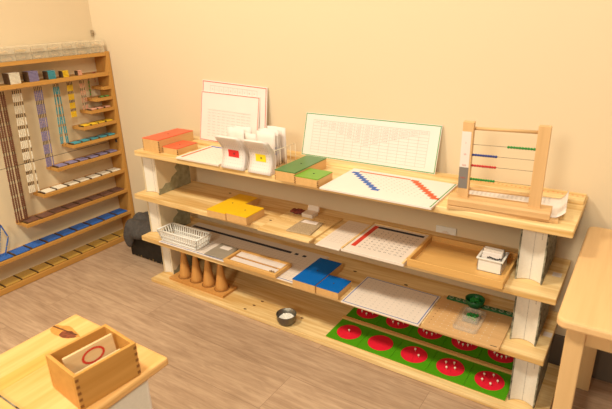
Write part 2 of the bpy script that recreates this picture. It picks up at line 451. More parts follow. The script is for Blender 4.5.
# the long green-outlined chart
t, p, w, h = leaning('wall_chart', 'long white chart with green outline leaning on the back wall', 'chart', .518, 1.106, -.058, .6843, -.008, .856, .006, M['ink_green'], .0032, .002)
m = MB(); cu, cv = (w-.085)/13, (h-.045)/11
p.grid(m, .042, .018, .042+cu*13, .018+cv*11, 13, 11, .0009)
t.part('grid_lines', m, M['ink_line'])
m = MB()
for i in range(13):
    lo = max(1, i-8); 
    for j in range(11):
        if j <= i+0 and j <= (11 if i < 7 else 18-i-6+4-4) and not (i > 8 and j > 12-i):
            p.text(m, '%d-%d=%d' % (i+j+1, j+1, i), .042+cu*(i+.5), .018+cv*(10.5-j), .0085)
t.part('sums', m, M['ink'])

# ------------------------------------------------------------------ lidded boxes (pairs: long and square)
def lidded(x0, x1, y0, y1, z0, h, lid, label, group, dark=True):
    t = Thing('lidded_box', label, 'box', ((x0+x1)/2, (y0+y1)/2, z0), group)
    t.part('body', MB().box(x0, x1, y0, y1, z0+.0002, z0+h-.0035), M['box_wood'], bevel=.0008)
    l = t.part('lid', MB().box(x0-.0006, x1+.0006, y0-.0006, y1+.0006, z0+h-.0035, z0+h), M[lid], bevel=.0008)
    cx, cy = (x0+x1)/2, (y0+y1)/2
    t.part('lid_pin', MB().lathe(cx, cy, [(.003, z0+h), (.003, z0+h+.0012)], 10), M['ink_dark'], l, label='small dark pin in the lid')
    if dark:
        m = MB(); n = max(2, int(h/.008))
        for k in range(n):
            z = z0+.003+(h-.008)*k/n
            for xa, xb in ((x0-.0004, x0+.004), (x1-.004, x1+.0004)): m.box(xa, xb, y0-.0004, y0+.002, z, z+(h-.008)/n*.5)
            m.box(x1-.002, x1+.0004, y0-.0004, y0+.004, z, z+(h-.008)/n*.5)
        t.part('finger_joints', m, M['joint'], label='dark finger joints at the corners')
G = 'wooden boxes with coloured lids'
lidded(-.195, -.088, -.302, -.085, zA, .061, 'lid_red', 'longer wooden box with red lid on the top shelf', G)
lidded(-.085+.002, .010, -.286, -.160, zA, .030, 'lid_red', 'smaller low wooden box with red lid beside the longer one', G)
lidded(.600, .691, -.358, -.138, zA, .041, 'lid_dkgreen', 'longer wooden box with dark green lid on the top shelf', G)
lidded(.694, .791, -.362, -.260, zA, .033, 'lid_green', 'smaller wooden box with lime green lid beside the dark green one', G)
lidded(.235, .338, -.365, -.150, zB, .032, 'lid_yellow', 'longer wooden box with yellow lid on the second shelf', G, False)
lidded(.341, .448, -.362, -.245, zB, .036, 'lid_yellow', 'smaller wooden box with yellow lid in front of the longer one', G, False)
lidded(.664, .768, -.363, -.155, zC, .037, 'lid_blue', 'longer wooden box with blue lid on the third shelf', G, False)
lidded(.7705, .868, -.357, -.255, zC, .032, 'lid_blue', 'smaller wooden box with blue lid beside the longer blue one', G, False)

# ------------------------------------------------------------------ flat boards on the top shelf
def flat_board(name, label, cat, x0, x1, y0, y1, z0, th, mat, bevel=.0008):
    t = Thing(name, label, cat, ((x0+x1)/2, (y0+y1)/2, z0))
    t.part('board', MB().box(x0, x1, y0, y1, z0+.0002, z0+th), mat, bevel=bevel)
    return t, Plane((x0, y0, z0+th), (1,0,0), (0,1,0), .0004), x1-x0, y1-y0

t, p, w, h = flat_board('number_board', 'white number board with red bar lying right of the red-topped boxes', 'board', .045, .292, -.330, -.108, zA, .008, M['card_white'])
m = MB(); p.rect(m, .015, .015, .027, h-.022); t.part('red_bar', m, M['ink_orange'], label='red bar along the left edge')
m = MB(); p.rect(m, .015, h-.020, w-.02, h-.008); t.part('blue_bar', m, M['ink_blue'], label='blue bar along the back edge')
m = MB()
for i in range(9):
    for j in range(9): p.text(m, str((i+1)*(j+1)), .046+.024*i, .026+.0195*j, .0085)
t.part('numbers', m, M['ink'])

t, p, w, h = flat_board('number_board', 'white strip board with blue and red zigzag stripes on the top shelf', 'board', .800, 1.208, -.366, -.108, zA, .007, M['paper'])
m = MB(); p.rect(m, .040, h-.034, .245, h-.024); t.part('red_bar', m, M['ink_orange'], label='red bar along the back edge')
for nm, mat, ua, ub in (('blue_zigzag', 'ink_blue', .018, .185), ('red_zigzag', 'ink_orange', .250, .388)):
    m = MB()
    for k in range(9):
        u = ua+(ub-ua)*k/9; v = h-.040-(.155)*k/9
        if nm == 'red_zigzag': v = h-.028-(.152)*k/9
        p.rect(m, u, v-.018, u+.030, v)
    t.part(nm, m, M[mat], label='stepped diagonal stripe')
m = MB()
for j in range(9):
    for i in range(10):
        p.rect(m, .075+.0205*i+.018*j, h-.052-.0165*j, .080+.0205*i+.018*j, h-.049-.0165*j)
t.part('printed_numbers', m, M['ink'])
m = MB(); p.rect(m, w-.008, .004, w-.004, h-.004); t.part('edge_line', m, M['ink_green'], label='thin green line at the right edge')

# ------------------------------------------------------------------ curled card stacks and upright papers
def curl_stack(x0, x1, z0, tag, sym, label):
    t = Thing('card_stack', label, 'cards', ((x0+x1)/2, -.315, z0), 'curled stacks of white cards')
    def prof(off):
        pts = []
        for k in range(13):
            s = k/12; z = z0+.0006+.134*s
            y = -.331 + .020*math.sin(math.pi*min(1, s/.86))-.020*max(0, (s-.62)/.38)**1.5
            pts.append((y+off*(1-.25*s), z-.12*off*s+(.0 if off < .001 else .002*math.sin(off*900))))
        return pts
    nsheet = 7
    for i in range(nsheet):
        off = i*.0042
        P = prof(off); dx = .0018*math.sin(i*2.3)
        g = [[(x0+dx+(x1-x0)*u/4, y, z) for u in range(5)] for y, z in P]
        t.part('card', MB().sheet(g), M['paper'], solid=.0026, smooth=True)
    P = prof(-.0022)
    def at(u, s):
        f = s*12; k = min(11, int(f)); a = f-k
        return (x0+(x1-x0)*u, P[k][0]*(1-a)+P[k+1][0]*a-.0006, P[k][1]*(1-a)+P[k+1][1]*a)
    m = MB()
    g = [[at(u, s) for u in (.08, .5, .92)] for s in (.90, .94, .975)]
    t.part('top_band', MB().sheet(g), M['card_white'], label='folded white band at the top')
    lg = t.part('tag', MB().sheet([[at(u, s) for u in (.28, .5, .74)] for s in (.34, .42, .48, .56)]), M[tag], label='coloured tag')
    k = at(.54, .45); mm = MB(); pl = Plane(k, (1,0,0), Vector(at(.54,.52))-Vector(at(.54,.38)), .0008); pl.text(mm, sym, 0, 0, .022)
    t.part('tag_mark', mm, M['ink_dark'], lg)
    md = MB()
    for a in range(9):
        for b in range(9):
            if .26 < .1+.1*a < .78 and .31 < .08+.088*b < .57: continue
            c = Vector(at(.1+.1*a, .08+.088*b)); md.quad(c+Vector((-.0011,0,-.0011)), c+Vector((.0011,0,-.0011)), c+Vector((.0011,0,.0011)), c+Vector((-.0011,0,.0011)))
    t.part('dot_print', md, M['ink'])
curl_stack(.305, .424, zA, 'tag_red', '+', 'curled stack of white cards with a red tag on its front')
curl_stack(.447, .556, zA, 'tag_yellow', '×', 'curled stack of white cards with a yellow tag on its front')

pp = [(.300, .400, -.232, .138, 0.10, 'upright white sheet standing behind the red-tagged card stack, on the left'),
      (.312, .418, -.205, .142, 0.06, 'upright white sheet farthest back behind the red-tagged card stack'),
      (.405, .470, -.225, .128, -.06, 'narrow upright white sheet between the two tagged card stacks'),
      (.462, .560, -.235, .142, 0.05, 'upright white sheet just behind the yellow-tagged card stack'),
      (.466, .565, -.215, .148, 0.02, 'upright white sheet second behind the yellow-tagged card stack'),
      (.470, .560, -.190, .144, 0.00, 'upright white sheet with blue marks behind the yellow-tagged stack'),
      (.474, .572, -.165, .150, -.02, 'rearmost upright white sheet behind the yellow-tagged card stack')]
pp = [(a-.045, b-.050, c, d, e_, f_) for a, b, c, d, e_, f_ in pp]
for i, (x0, x1, y, hh, ln, lab) in enumerate(pp):
    t = Thing('paper_sheet', lab, 'paper', ((x0+x1)/2, y, zA), 'upright white sheets behind the tagged cards')
    g = [[(x0+(x1-x0)*u/6, y+.004*math.sin(u*.9+i)+ln*.2*s, zA+.0008+hh*s/5+(u/6-.5)*.004*math.sin(2.1*i)) for u in range(7)] for s, in [(k,) for k in range(6)]]
    g = [[(a, b if s else y+.004*math.sin(j*.9+i), c) for j, (a, b, c) in enumerate(row)] for s, row in enumerate(g)]
    g = [[(a, y+.004*math.sin(j*.9+i)+ln*.03*s, c) for j, (a, b, c) in enumerate(row)] for s, row in enumerate(g)]
    t.part('sheet', MB().sheet(g), M['paper'], solid=.0014, smooth=True)
    m = MB(); pl = Plane((x0, y-.0065, zA), (1,0,0), (0, ln*.15, hh), .001)
    if 'blue marks' in lab or i == 4:
        for k in range(3): pl.rect(m, (x1-x0)*.78, .05+.012*k, (x1-x0)*.93, .057+.012*k)
        t.part('blue_print', m, M['ink_blue'])
    else: m.bm.free()

# clear rack holding the sheets
t = Thing('wire_rack', 'thin wire rack standing right of the upright white sheets', 'rack', (.55, -.2, zA))
m = MB()
for y in (-.28, -.245, -.21, -.175, -.14): m.ring_tube([(.545,y,zA+.002),(.545,y,zA+.085)], .0011, 6)
m.ring_tube([(.545,-.28,zA+.085),(.545,-.14,zA+.085)], .0013, 6); m.ring_tube([(.545,-.28,zA+.002),(.545,-.14,zA+.002)], .0013, 6)
t.part('wires', m, M['paper_cream'], smooth=True)

# ------------------------------------------------------------------ the abacus
t = Thing('base_board', 'thin wooden board under the abacus and its paper', 'board', (1.385, -.2, zA))
def rotz(m, a, c): return m.xf(Matrix.Translation(c) @ Matrix.Rotation(a, 4, 'Z') @ Matrix.Translation(-Vector(c)))
BR = math.radians(7)
t.part('board', rotz(MB().box(1.230, 1.545, -.312, -.105, zA+.0003, zA+.010), BR, (1.385,-.2,0)), M['beech'], bevel=.001)
# the paper under the abacus with its curled right end
def curlz(u, v):
    k = max(0, (u-.92)/.08); return zA+.0112+.030*k*k*(.35+.65*v)+(.010*k*(1-v)**3 if u > .92 else 0)
g = [[(1.243+.320*u, -.292+.172*v, curlz(u, v)) for u in [j/40 for j in range(41)]] for v in [i/8 for i in range(9)]]
t = Thing('paper_sheet', 'white printed sheet under the abacus with its right end curling up', 'paper', (1.39, -.2, zA+.011))
t.part('sheet', rotz(MB().sheet(g), BR*.8, (1.385,-.2,0)), M['paper'], smooth=True, solid=.0008)
m = MB(); p = Plane((1.243, -.292, zA+.0114), (1,0,0), (0,1,0), .0006)
for i in range(20):
    for j in range(5): p.rect(m, .01+.0135*i, .115+.011*j, .0165+.0135*i, .1175+.011*j)
t.part('printed_numbers', rotz(m, BR*.8, (1.385,-.2,0)), M['ink'])

ax, ay, az = 1.388, -.285, zA+.0115
t = Thing('bead_abacus', 'wooden bead frame abacus with four wires on the top shelf', 'abacus', (ax, ay, az))
AR = math.radians(3.5)
def A(m): return rotz(m, AR, (ax, ay, 0))
def local(x, y, z): return (ax+x, ay+y, az+z)
zt = .942; bt = .706
t.part('base', A(MB().prism([(ay-.030, az+.0003),(ay+.036, az+.0003),(ay+.036, bt-.006),(ay+.030, bt),(ay-.024, bt),(ay-.030, bt-.006)], 'x', ax-.146, ax+.146)), M['beech'], bevel=.001)
lp = t.part('post', A(MB().box(ax-.1225, ax-.0905, ay-.009, ay+.010, bt-.001, zt)), M['beech_z'], bevel=.0012)
t.part('post', A(MB().box(ax+.083, ax+.116, ay-.009, ay+.010, bt-.001, zt+.004)), M['beech_z'], bevel=.0012)
t.part('white_panel', A(MB().box(ax-.1228, ax-.0958, ay-.0098, ay-.0088, .803, .913)), M['paper'], lp, label='white panel on the left post')
t.part('grey_panel', A(MB().box(ax-.1228, ax-.0958, ay-.0098, ay-.0088, .736, .803)), M['grey_label'], lp, label='grey panel on the left post')
m = MB(); p = Plane((ax-.1228, ay-.0098, .736), (1,0,0), (0,0,1), .0004)
for v in (.034, .074, .108, .143): p.text(m, {.143:'1', .108:'10', .074:'100', .034:'1000'}[v], .0135, v, .008)
t.part('panel_numbers', A(m), M['ink_red'], lp)
for nm, z, r in (('top_rod', .922, .005), ('bottom_rod', .733, .004)):
    t.part(nm, A(MB().ring_tube([(ax-.092, ay+.002, z), (ax+.085, ay+.002, z+.004)], r, 12)), M['beech'], smooth=True)
for z, (b0, b1), mat in ((.874, (.006, .083), 'green_bead'), (.842, (-.0905, -.018), 'blue_bead'), (.809, (-.0905, -.018), 'red_bead'), (.766, (-.0905, -.018), 'green_bead')):
    w_ = t.part('bead_wire', A(MB().ring_tube([(ax-.092, ay, z), (ax+.085, ay, z+.003)], .0008, 6)), M['wire'])
    for k in range(10):
        x = b0+(b1-b0)*(k+.5)/10
        t.part('bead', A(MB().ball((ax+x, ay, z+.003*(x+.092)/.177), .0041, 10, 7)), M[mat], w_, smooth=True)

# ------------------------------------------------------------------ second shelf
t, p, w, h = flat_board('peg_board', 'thin wooden board with small holes under the mottled pouch', 'board', .515, .756, -.378, -.122, zB, .008, M['pine_pale'])
m = MB()
for i in range(9):
    for j in range(4):
        c = p.P(.02+.025*i, .13+.03*j); m.bm.faces.new([m.bm.verts.new(c+Vector((.0016*math.cos(a), .0016*math.sin(a), 0))) for a in [2*math.pi*q/8 for q in range(8)]])
t.part('holes', m, M['joint'], label='small dark holes')
zz = zB+.0083
t = Thing('zip_pouch', 'mottled brown pouch with a white label on the second shelf', 'pouch', (.68, -.28, zz))
b_ = t.part('body', MB().hexa([(.628,-.344,zz),(.735,-.333,zz),(.721,-.213,zz),(.626,-.216,zz),(.629,-.343,zz+.006),(.734,-.332,zz+.006),(.720,-.214,zz+.006),(.627,-.217,zz+.006)]), M['pouch'], bevel=.002)
t.part('label', MB().hexa([(.638,-.250,zz+.006),(.706,-.246,zz+.006),(.702,-.220,zz+.006),(.640,-.223,zz+.006),(.638,-.250,zz+.0068),(.706,-.246,zz+.0068),(.702,-.220,zz+.0068),(.640,-.223,zz+.0068)]), M['paper'], label='white paper label')
t = Thing('small_box', 'small white open box behind the mottled pouch', 'box', (.625, -.165, zz))
t.part('body', MB().box(.600, .652, -.190, -.145, zz, zz+.016), M['card_white'], bevel=.001)
t.part('lid', MB().hexa([(.600,-.147,zz+.012),(.652,-.147,zz+.012),(.652,-.135,zz+.008),(.600,-.135,zz+.008),(.600,-.137,zz+.036),(.652,-.137,zz+.036),(.652,-.131,zz+.034),(.600,-.131,zz+.034)]), M['card_white'], bevel=.001, label='raised lid')
t = Thing('bead_bundle', 'dark red bundle of beads left of the small white box', 'beads', (.56, -.16, zz))
m = MB()
for k in range(4):
    pts = [(.535+.055*s/8, -.178+.010*k+.003*math.sin(s+k), zz+.007+.002*math.sin(s*1.3+k)) for s in range(9)]
    m.ring_tube(pts, [.0045+.0015*(s % 2) for s in range(9)], 8)
t.part('strands', m, M['sock_red'], smooth=True)

t, p, w, h = flat_board('paper_board', 'plain cream sheet board left of the red and blue number board', 'board', .785, .884, -.377, -.122, zB, .005, M['card_white'])
m = MB(); p.grid(m, .012, .05, w-.012, h-.03, 4, 10, .0006); t.part('grid_lines', m, M['ink_line'])

t, p, w, h = flat_board('number_board', 'square number board with red left bar and blue back bar', 'board', .889, 1.128, -.372, -.108, zB, .011, M['card_white'])
t.part('rim', (lambda m: (m.box(.889,.896,-.372,-.108,zB+.011,zB+.014), m.box(1.121,1.128,-.372,-.108,zB+.011,zB+.014), m.box(.896,1.121,-.115,-.108,zB+.011,zB+.014), m)[3])(MB()), M['pine_pale'], label='pale wooden rim')
m = MB(); p.rect(m, .018, .040, .036, h-.024); t.part('red_bar', m, M['ink_red'], label='red bar along the left edge')
m = MB(); p.rect(m, .036, h-.040, w-.018, h-.024); t.part('blue_bar', m, M['ink_navy'], label='dark blue bar along the back edge')
m = MB()
for i in range(9):
    for j in range(9): p.text(m, str((i+1)+(9-j)), .052+.0195*i, .045+.0195*j, .011)
t.part('numbers', m, M['ink_dark'])

# tray with the white card box
def tray(x0, x1, y0, y1, z0, h, wl, mat, label, cat='tray', floor_t=.006, group=None):
    t = Thing('wooden_tray', label, cat, ((x0+x1)/2, (y0+y1)/2, z0), group)
    t.part('bottom', MB().box(x0+.001, x1-.001, y0+.001, y1-.001, z0+.0003, z0+floor_t), mat)
    m = MB(); m.box(x0, x1, y0, y0+wl, z0+.0003, z0+h); m.box(x0, x1, y1-wl, y1, z0+.0003, z0+h)
    m.box(x0, x0+wl, y0+wl, y1-wl, z0+.0003, z0+h); m.box(x1-wl, x1, y0+wl, y1-wl, z0+.0003, z0+h)
    t.part('rim', m, mat, bevel=.0012)
    return t
tray(1.134, 1.443, -.358, -.135, zB, .026, .008, M['tray_wood'], 'large wooden tray on the second shelf holding a white box')
zt_ = zB+.0062
t = Thing('plastic_box', 'small white plastic box full of cards in the large wooden tray', 'box', (1.38, -.245, zt_))
m = MB(); x0, x1, y0, y1 = 1.343, 1.418, -.281, -.205
m.box(x0,x1,y0,y1,zt_,zt_+.003); m.box(x0,x1,y0,y0+.003,zt_,zt_+.046); m.box(x0,x1,y1-.003,y1,zt_,zt_+.046); m.box(x0,x0+.003,y0,y1,zt_,zt_+.046); m.box(x1-.003,x1,y0,y1,zt_,zt_+.046)
t.part('body', m, M['white_plastic'], bevel=.0008)
m = MB()
for a in ((x0-.004,x1+.004,y0-.004,y0), (x0-.004,x1+.004,y1,y1+.004), (x0-.004,x0,y0,y1), (x1,x1+.004,y0,y1)): m.box(*a, zt_+.042, zt_+.047)
t.part('rim', m, M['white_plastic'], bevel=.0008)
for k in range(5):
    hh = (.060, .066, .063, .058, .050)[k]; y = -.226-.011*k
    c = single('card', ['rearmost card in the small white box', 'tallest card in the small white box', 'middle card in the small white box', 'fourth card from the back in the small white box', 'front card in the small white box'][k], 'card',
           MB().hexa([(1.350,y,zt_+.0035),(1.410,y,zt_+.0035),(1.410,y+.005,zt_+.0035),(1.350,y+.005,zt_+.0035),(1.350,y+.004,zt_+hh),(1.410,y+.004,zt_+hh),(1.410,y+.009,zt_+hh),(1.350,y+.009,zt_+hh)]), M['card_white'] if k < 3 else M['paper'], (1.38, y, zt_+.0035), 'cards in the small white box', bevel=.0012)
t = Thing('bead_bundle', 'black beaded loop lying on the cards in the white box', 'beads', (1.39, -.277, zt_+.045))
m = MB()
for k in range(9): m.ball((1.372+.005*k, -.2745+.0015*math.sin(k*2), zt_+.049+.002*math.sin(k)), .003, 7, 5)
t.part('strand', m, M['ink_dark'], smooth=True)

# ------------------------------------------------------------------ third shelf
t, p, w, h = flat_board('strip_board', 'long white strip board with dark bar under basket, tray and grey booklet', 'board', -.130, .662, -.345, -.075, zC, .004, M['card_white'])
m = MB(); p.rect(m, .012, h-.058, .622, h-.040)
p.rect(m, .642, h-.058, .660, h-.042); p.rect(m, .684, h-.058, .702, h-.042)
t.part('dark_bar', m, M['ink_navy'], label='navy bar and two navy squares')
m = MB(); p.rect(m, .005, .006, w-.006, .009); t.part('blue_line', m, M['ink_blue'], label='thin blue line along the front edge')
m = MB(); p.grid(m, .02, .02, w-.03, h-.07, 36, 9, .0007); t.part('grid_lines', m, M['ink_line'])

zs = zC+.0048
t = Thing('plastic_basket', 'white slotted plastic basket on the third shelf', 'basket', (0, -.29, zs))
def loop(x0, x1, y0, y1, z): return [(x0,y0,z),(x1,y0,z),(x1,y1,z),(x0,y1,z)]
bx0, bx1, by0, by1 = -.120, .104, -.327, -.250; tx0, tx1, ty0, ty1 = -.137, .119, -.337, -.241; bh = .056
def wallp(s, f):   # side s, fraction f along, returns bottom and top point
    B_ = loop(bx0,bx1,by0,by1,zs+.004); T_ = loop(tx0,tx1,ty0,ty1,zs+bh)
    a, b = Vector(B_[s]), Vector(B_[(s+1)%4]); c, d = Vector(T_[s]), Vector(T_[(s+1)%4])
    return a.lerp(b, f), c.lerp(d, f)
m = MB(); m.box(bx0, bx1, by0, by1, zs+.0002, zs+.004); t.part('base', m, M['white_plastic'])
m = MB()
for s in range(4):
    n = 17 if s % 2 == 0 else 6
    for k in range(n+1):
        a, b = wallp(s, k/n); m.ring_tube([a, b], .0033 if 0 < k < n else .0036, 6)
t.part('slats', m, M['white_plastic'], label='upright white slats')
for nm, f, r in (('rim', 1.0, .0042), ('middle_band', .42, .0030), ('lower_band', .06, .0040)):
    m = MB()
    for s in range(4):
        a, b = wallp(s, 0); c, d = wallp(s, 1); m.ring_tube([a.lerp(b, f), c.lerp(d, f)], r, 8)
    t.part(nm, m, M['white_plastic'], smooth=True)

t = Thing('booklet', 'thin grey-brown booklet with a white label beside the white basket', 'booklet', (.215, -.28, zs))
t.part('cover', MB().hexa([(.163,-.338,zs),(.278,-.334,zs),(.264,-.220,zs),(.158,-.215,zs),(.163,-.338,zs+.006),(.278,-.334,zs+.006),(.264,-.220,zs+.006),(.158,-.215,zs+.006)]), M['grey_card'], bevel=.0012)
t.part('label', MB().box(.185, .240, -.262, -.232, zs+.006, zs+.0066), M['paper'], label='white paper label')
tray(.290, .572, -.352, -.236, zs-.0005, .018, .012, M['tray_wood'], 'small wooden tray with white paper strips on the third shelf')
zs2 = zs+.0058
for k, (y0, lab) in enumerate(((-.284, 'rear white paper strip in the small wooden tray'), (-.338, 'front white paper strip in the small wooden tray'))):
    single('paper_strip', lab, 'paper', MB().box(.306+.004*k, .552, y0, y0+.038, zs2+.0005, zs2+.006), M['paper'], (.43, y0+.02, zs2), 'white strips in the small tray', bevel=.001)
t = Thing('bead_stick', 'thin brown stick lying between the white strips in the tray', 'stick', (.43, -.293, zs2))
t.part('rod', MB().ring_tube([(.308,-.2925,zs2+.004),(.535,-.2935,zs2+.004)], .0028, 8), M['orange_wood'], smooth=True)
t = Thing('bead_bundle', 'tiny brown bead cluster at the right end of the small tray', 'beads', (.545, -.32, zs2))
m = MB()
for k in range(5): m.ball((.530+.005*k, -.334+.004*(k % 2), zs2+.0095), .0034, 7, 5)
t.part('beads', m, M['rattan'], smooth=True)

t, p, w, h = flat_board('finger_chart', 'white chart with blue outline lying on the third shelf', 'chart', .884, 1.190, -.366, -.146, zC, .005, M['card_white'])
m = MB(); p.frame(m, .005, .005, w-.005, h-.005, .003); t.part('outline', m, M['ink_blue'], label='thin blue outline')
m = MB()
for i in range(13):
    for j in range(11): p.text(m, '%d' % ((i*7+j*3) % 18+1), .030+.0205*i, .026+.0165*j, .008)
t.part('printed_numbers', m, M['ink'])

t, p, w, h = flat_board('bead_board', 'perforated wooden bead board with a clear dish on the third shelf', 'board', 1.199, 1.455, -.362, -.135, zC, .008, M['beech'])
m = MB()
for i in range(9):
    for j in range(9):
        c = p.P(.034+.0225*i, .025+.0185*j); m.bm.faces.new([m.bm.verts.new(c+Vector((.0019*math.cos(a), .0019*math.sin(a), 0))) for a in [2*math.pi*q/8 for q in range(8)]])
t.part('holes', m, M['paper_cream'], label='rows of small pale holes')
m = MB()
for j in range(6):
    c = p.P(.016, .03+.02*j); m.bm.faces.new([m.bm.verts.new(c+Vector((.0022*math.cos(a), .0022*math.sin(a), 0))) for a in [2*math.pi*q/8 for q in range(8)]])
t.part('red_dots', m, M['joint'])
m = MB(); p.rect(m, w-.028, .006, w-.008, .009); t.part('corner_stamp', m, M['ink_dark'])
zb = zC+.0084
t = Thing('green_strip', 'dark green strip with round white-edged holes at the back of the bead board', 'strip', (1.33, -.14, zb))
s_ = t.part('strip', MB().box(1.216, 1.452, -.158, -.136, zb, zb+.006), M['green_plastic'], bevel=.001)
for k in range(9):
    t.part('ring', MB().lathe(1.231+.0255*k, -.147, [(.0085, zb+.006), (.0085, zb+.0072), (.006, zb+.0072), (.006, zb+.006)], 16, False, False), M['ring_pale'], s_, smooth=True)
t = Thing('clear_dish', 'flat clear plastic dish on the bead board', 'dish', (1.335, -.25, zb))
def rrect(x0, x1, y0, y1, r, n=5):
    out = []
    for cx, cy, a0 in ((x1-r,y1-r,0),(x0+r,y1-r,90),(x0+r,y0+r,180),(x1-r,y0+r,270)):
        for k in range(n+1):
            a = math.radians(a0+90*k/n); out.append((cx+r*math.cos(a), cy+r*math.sin(a)))
    return out
t.part('bottom', MB().prism(rrect(1.292,1.372,-.325,-.195,.014), 'z', zb+.0004, zb+.003), M['clear'])
o_, i_ = rrect(1.290,1.374,-.327,-.193,.015), rrect(1.2925,1.3715,-.3245,-.1955,.013)
def ring_wall(o_, i_, z0, z1):
    m = MB(); n = len(o_)
    vo = [[m.bm.verts.new((x,y,z)) for x,y in o_] for z in (z0,z1)]; vi = [[m.bm.verts.new((x,y,z)) for x,y in i_] for z in (z0,z1)]
    for k in range(n):
        q = (k+1) % n
        m.bm.faces.new((vo[0][k],vo[0][q],vo[1][q],vo[1][k])); m.bm.faces.new((vi[0][k],vi[1][k],vi[1][q],vi[0][q]))
        m.bm.faces.new((vo[1][k],vo[1][q],vi[1][q],vi[1][k])); m.bm.faces.new((vo[0][k],vi[0][k],vi[0][q],vo[0][q]))
    return m
t.part('rim', ring_wall(o_, i_, zb+.0004, zb+.015), M['clear'], smooth=False)
t = Thing('clear_cup', 'small square clear cup with green beads inside the clear dish', 'cup', (1.335, -.245, zb+.003))
t.part('wall', ring_wall(rrect(1.306,1.362,-.272,-.216,.008), rrect(1.308,1.360,-.270,-.218,.0065), zb+.0034, zb+.028), M['clear'])
t.part('bottom', MB().prism(rrect(1.308,1.360,-.270,-.218,.0065), 'z', zb+.0034, zb+.0055), M['clear'])
m = MB(); rr = random.Random(3)
for k in range(26): m.ball((1.334+rr.uniform(-.018,.018), -.244+rr.uniform(-.018,.018), zb+.009+rr.uniform(0,.008)), .004, 7, 5)
o = link('green_beads', m, M['green_bead'], None, (1.335,-.245,zb+.006), smooth=True); o.location = (1.335,-.245,zb+.006)
o['label'] = 'loose green beads in the small square clear cup'; o['category'] = 'beads'; o['kind'] = 'stuff'
t = Thing('bead_bowl', 'small dark green round bowl behind the clear cup', 'bowl', (1.318, -.175, zb+.006))
cx, cy, z0 = 1.322, -.172, zb+.0066
t.part('bowl', MB().lathe(cx, cy, [(.014,z0),(.021,z0+.006),(.0315,z0+.022),(.034,z0+.036),(.0315,z0+.036),(.029,z0+.022),(.018,z0+.008),(.005,z0+.006)], 28), M['green_plastic'], smooth=True)
m = MB()
for k in range(40):
    a = rr.uniform(0, 6.28); q = rr.uniform(0, .021); m.ball((cx+q*math.cos(a), cy+q*math.sin(a), z0+.0265+rr.uniform(0,.005)), .0042, 7, 5)
o = link('green_beads', m, M['green_bead'], None, (cx,cy,z0+.02), smooth=True); o.location = (cx,cy,z0+.02)
o['label'] = 'heap of dark green beads in the round green bowl'; o['category'] = 'beads'; o['kind'] = 'stuff'

# ------------------------------------------------------------------ lowest plank
t = Thing('cone_stand', 'wooden stand plate with four round sockets on the lowest plank', 'stand', (.05, -.26, zD))
t.part('plate', MB().box(-.129, .228, -.313, -.212, zD+.0003, zD+.013), M['orange_wood'], bevel=.0012)
for k, x in enumerate((-.064, .016, .096, .176)):
    t.part('socket', MB().lathe(x, -.262, [(.0365, zD+.013), (.0365, zD+.0142), (.033, zD+.0142), (.033, zD+.013)], 28, False, False), M['joint'], label='dark socket ring')
cone0 = None
for k, (x, lab) in enumerate(((-.064, 'leftmost of four tall wooden cones'), (.016, 'second from the left of four tall wooden cones'), (.096, 'third from the left of four tall wooden cones'), (.176, 'rightmost of four tall wooden cones'))):
    z = zD+.0146
    if cone0 is None:
        t = Thing('wooden_cone', lab, 'cone', (x, -.262, z), 'wooden cones on the stand')
        t.part('cone', MB().lathe(x, -.262, [(.0295,z),(.031,z+.003),(.0285,z+.018),(.020,z+.068),(.0125,z+.115),(.008,z+.146)], 28), M['orange_wood'], smooth=True)
        t.part('head', MB().lathe(x, -.262, [(.008,z+.146),(.0105,z+.152),(.0115,z+.159),(.0095,z+.167),(.004,z+.171)], 20), M['orange_wood'], smooth=True)
        cone0 = t.e
    else: dup(cone0, (x, -.262, z), lab)

t = Thing('steel_bowl', 'small steel bowl of white pegs on the lowest plank', 'bowl', (.592, -.318, zD))
cx, cy, z0 = .592, -.318, zD+.0003
t.part('bowl', MB().lathe(cx, cy, [(.028,z0),(.034,z0+.003),(.0405,z0+.018),(.0425,z0+.042),(.0435,z0+.0435),(.041,z0+.0435),(.039,z0+.020),(.032,z0+.006),(.004,z0+.005)], 40), M['steel'], smooth=True)
m = MB(); m.lathe(cx, cy, [(.030,z0+.0085),(.0355,z0+.020),(.030,z0+.024),(.014,z0+.028),(.002,z0+.029)], 24, True, True)
for k in range(110):
    a = rr.uniform(0, 6.28); q = .030*math.sqrt(rr.random()); zz_ = z0+.0245+.004*(1-q/.034)
    d = Vector((rr.uniform(-1,1), rr.uniform(-1,1), rr.uniform(-.3,.3))).normalized()*.004; c = Vector((cx+q*math.cos(a), cy+q*math.sin(a), zz_+.001))
    m.ring_tube([c-d, c+d], .0017, 5)
o = link('white_pegs', m, M['rice'], None, (cx,cy,z0+.02)); o.location = (cx,cy,z0+.02)
o['label'] = 'heap of tiny white pegs inside the steel bowl'; o['category'] = 'pegs'; o['kind'] = 'stuff'

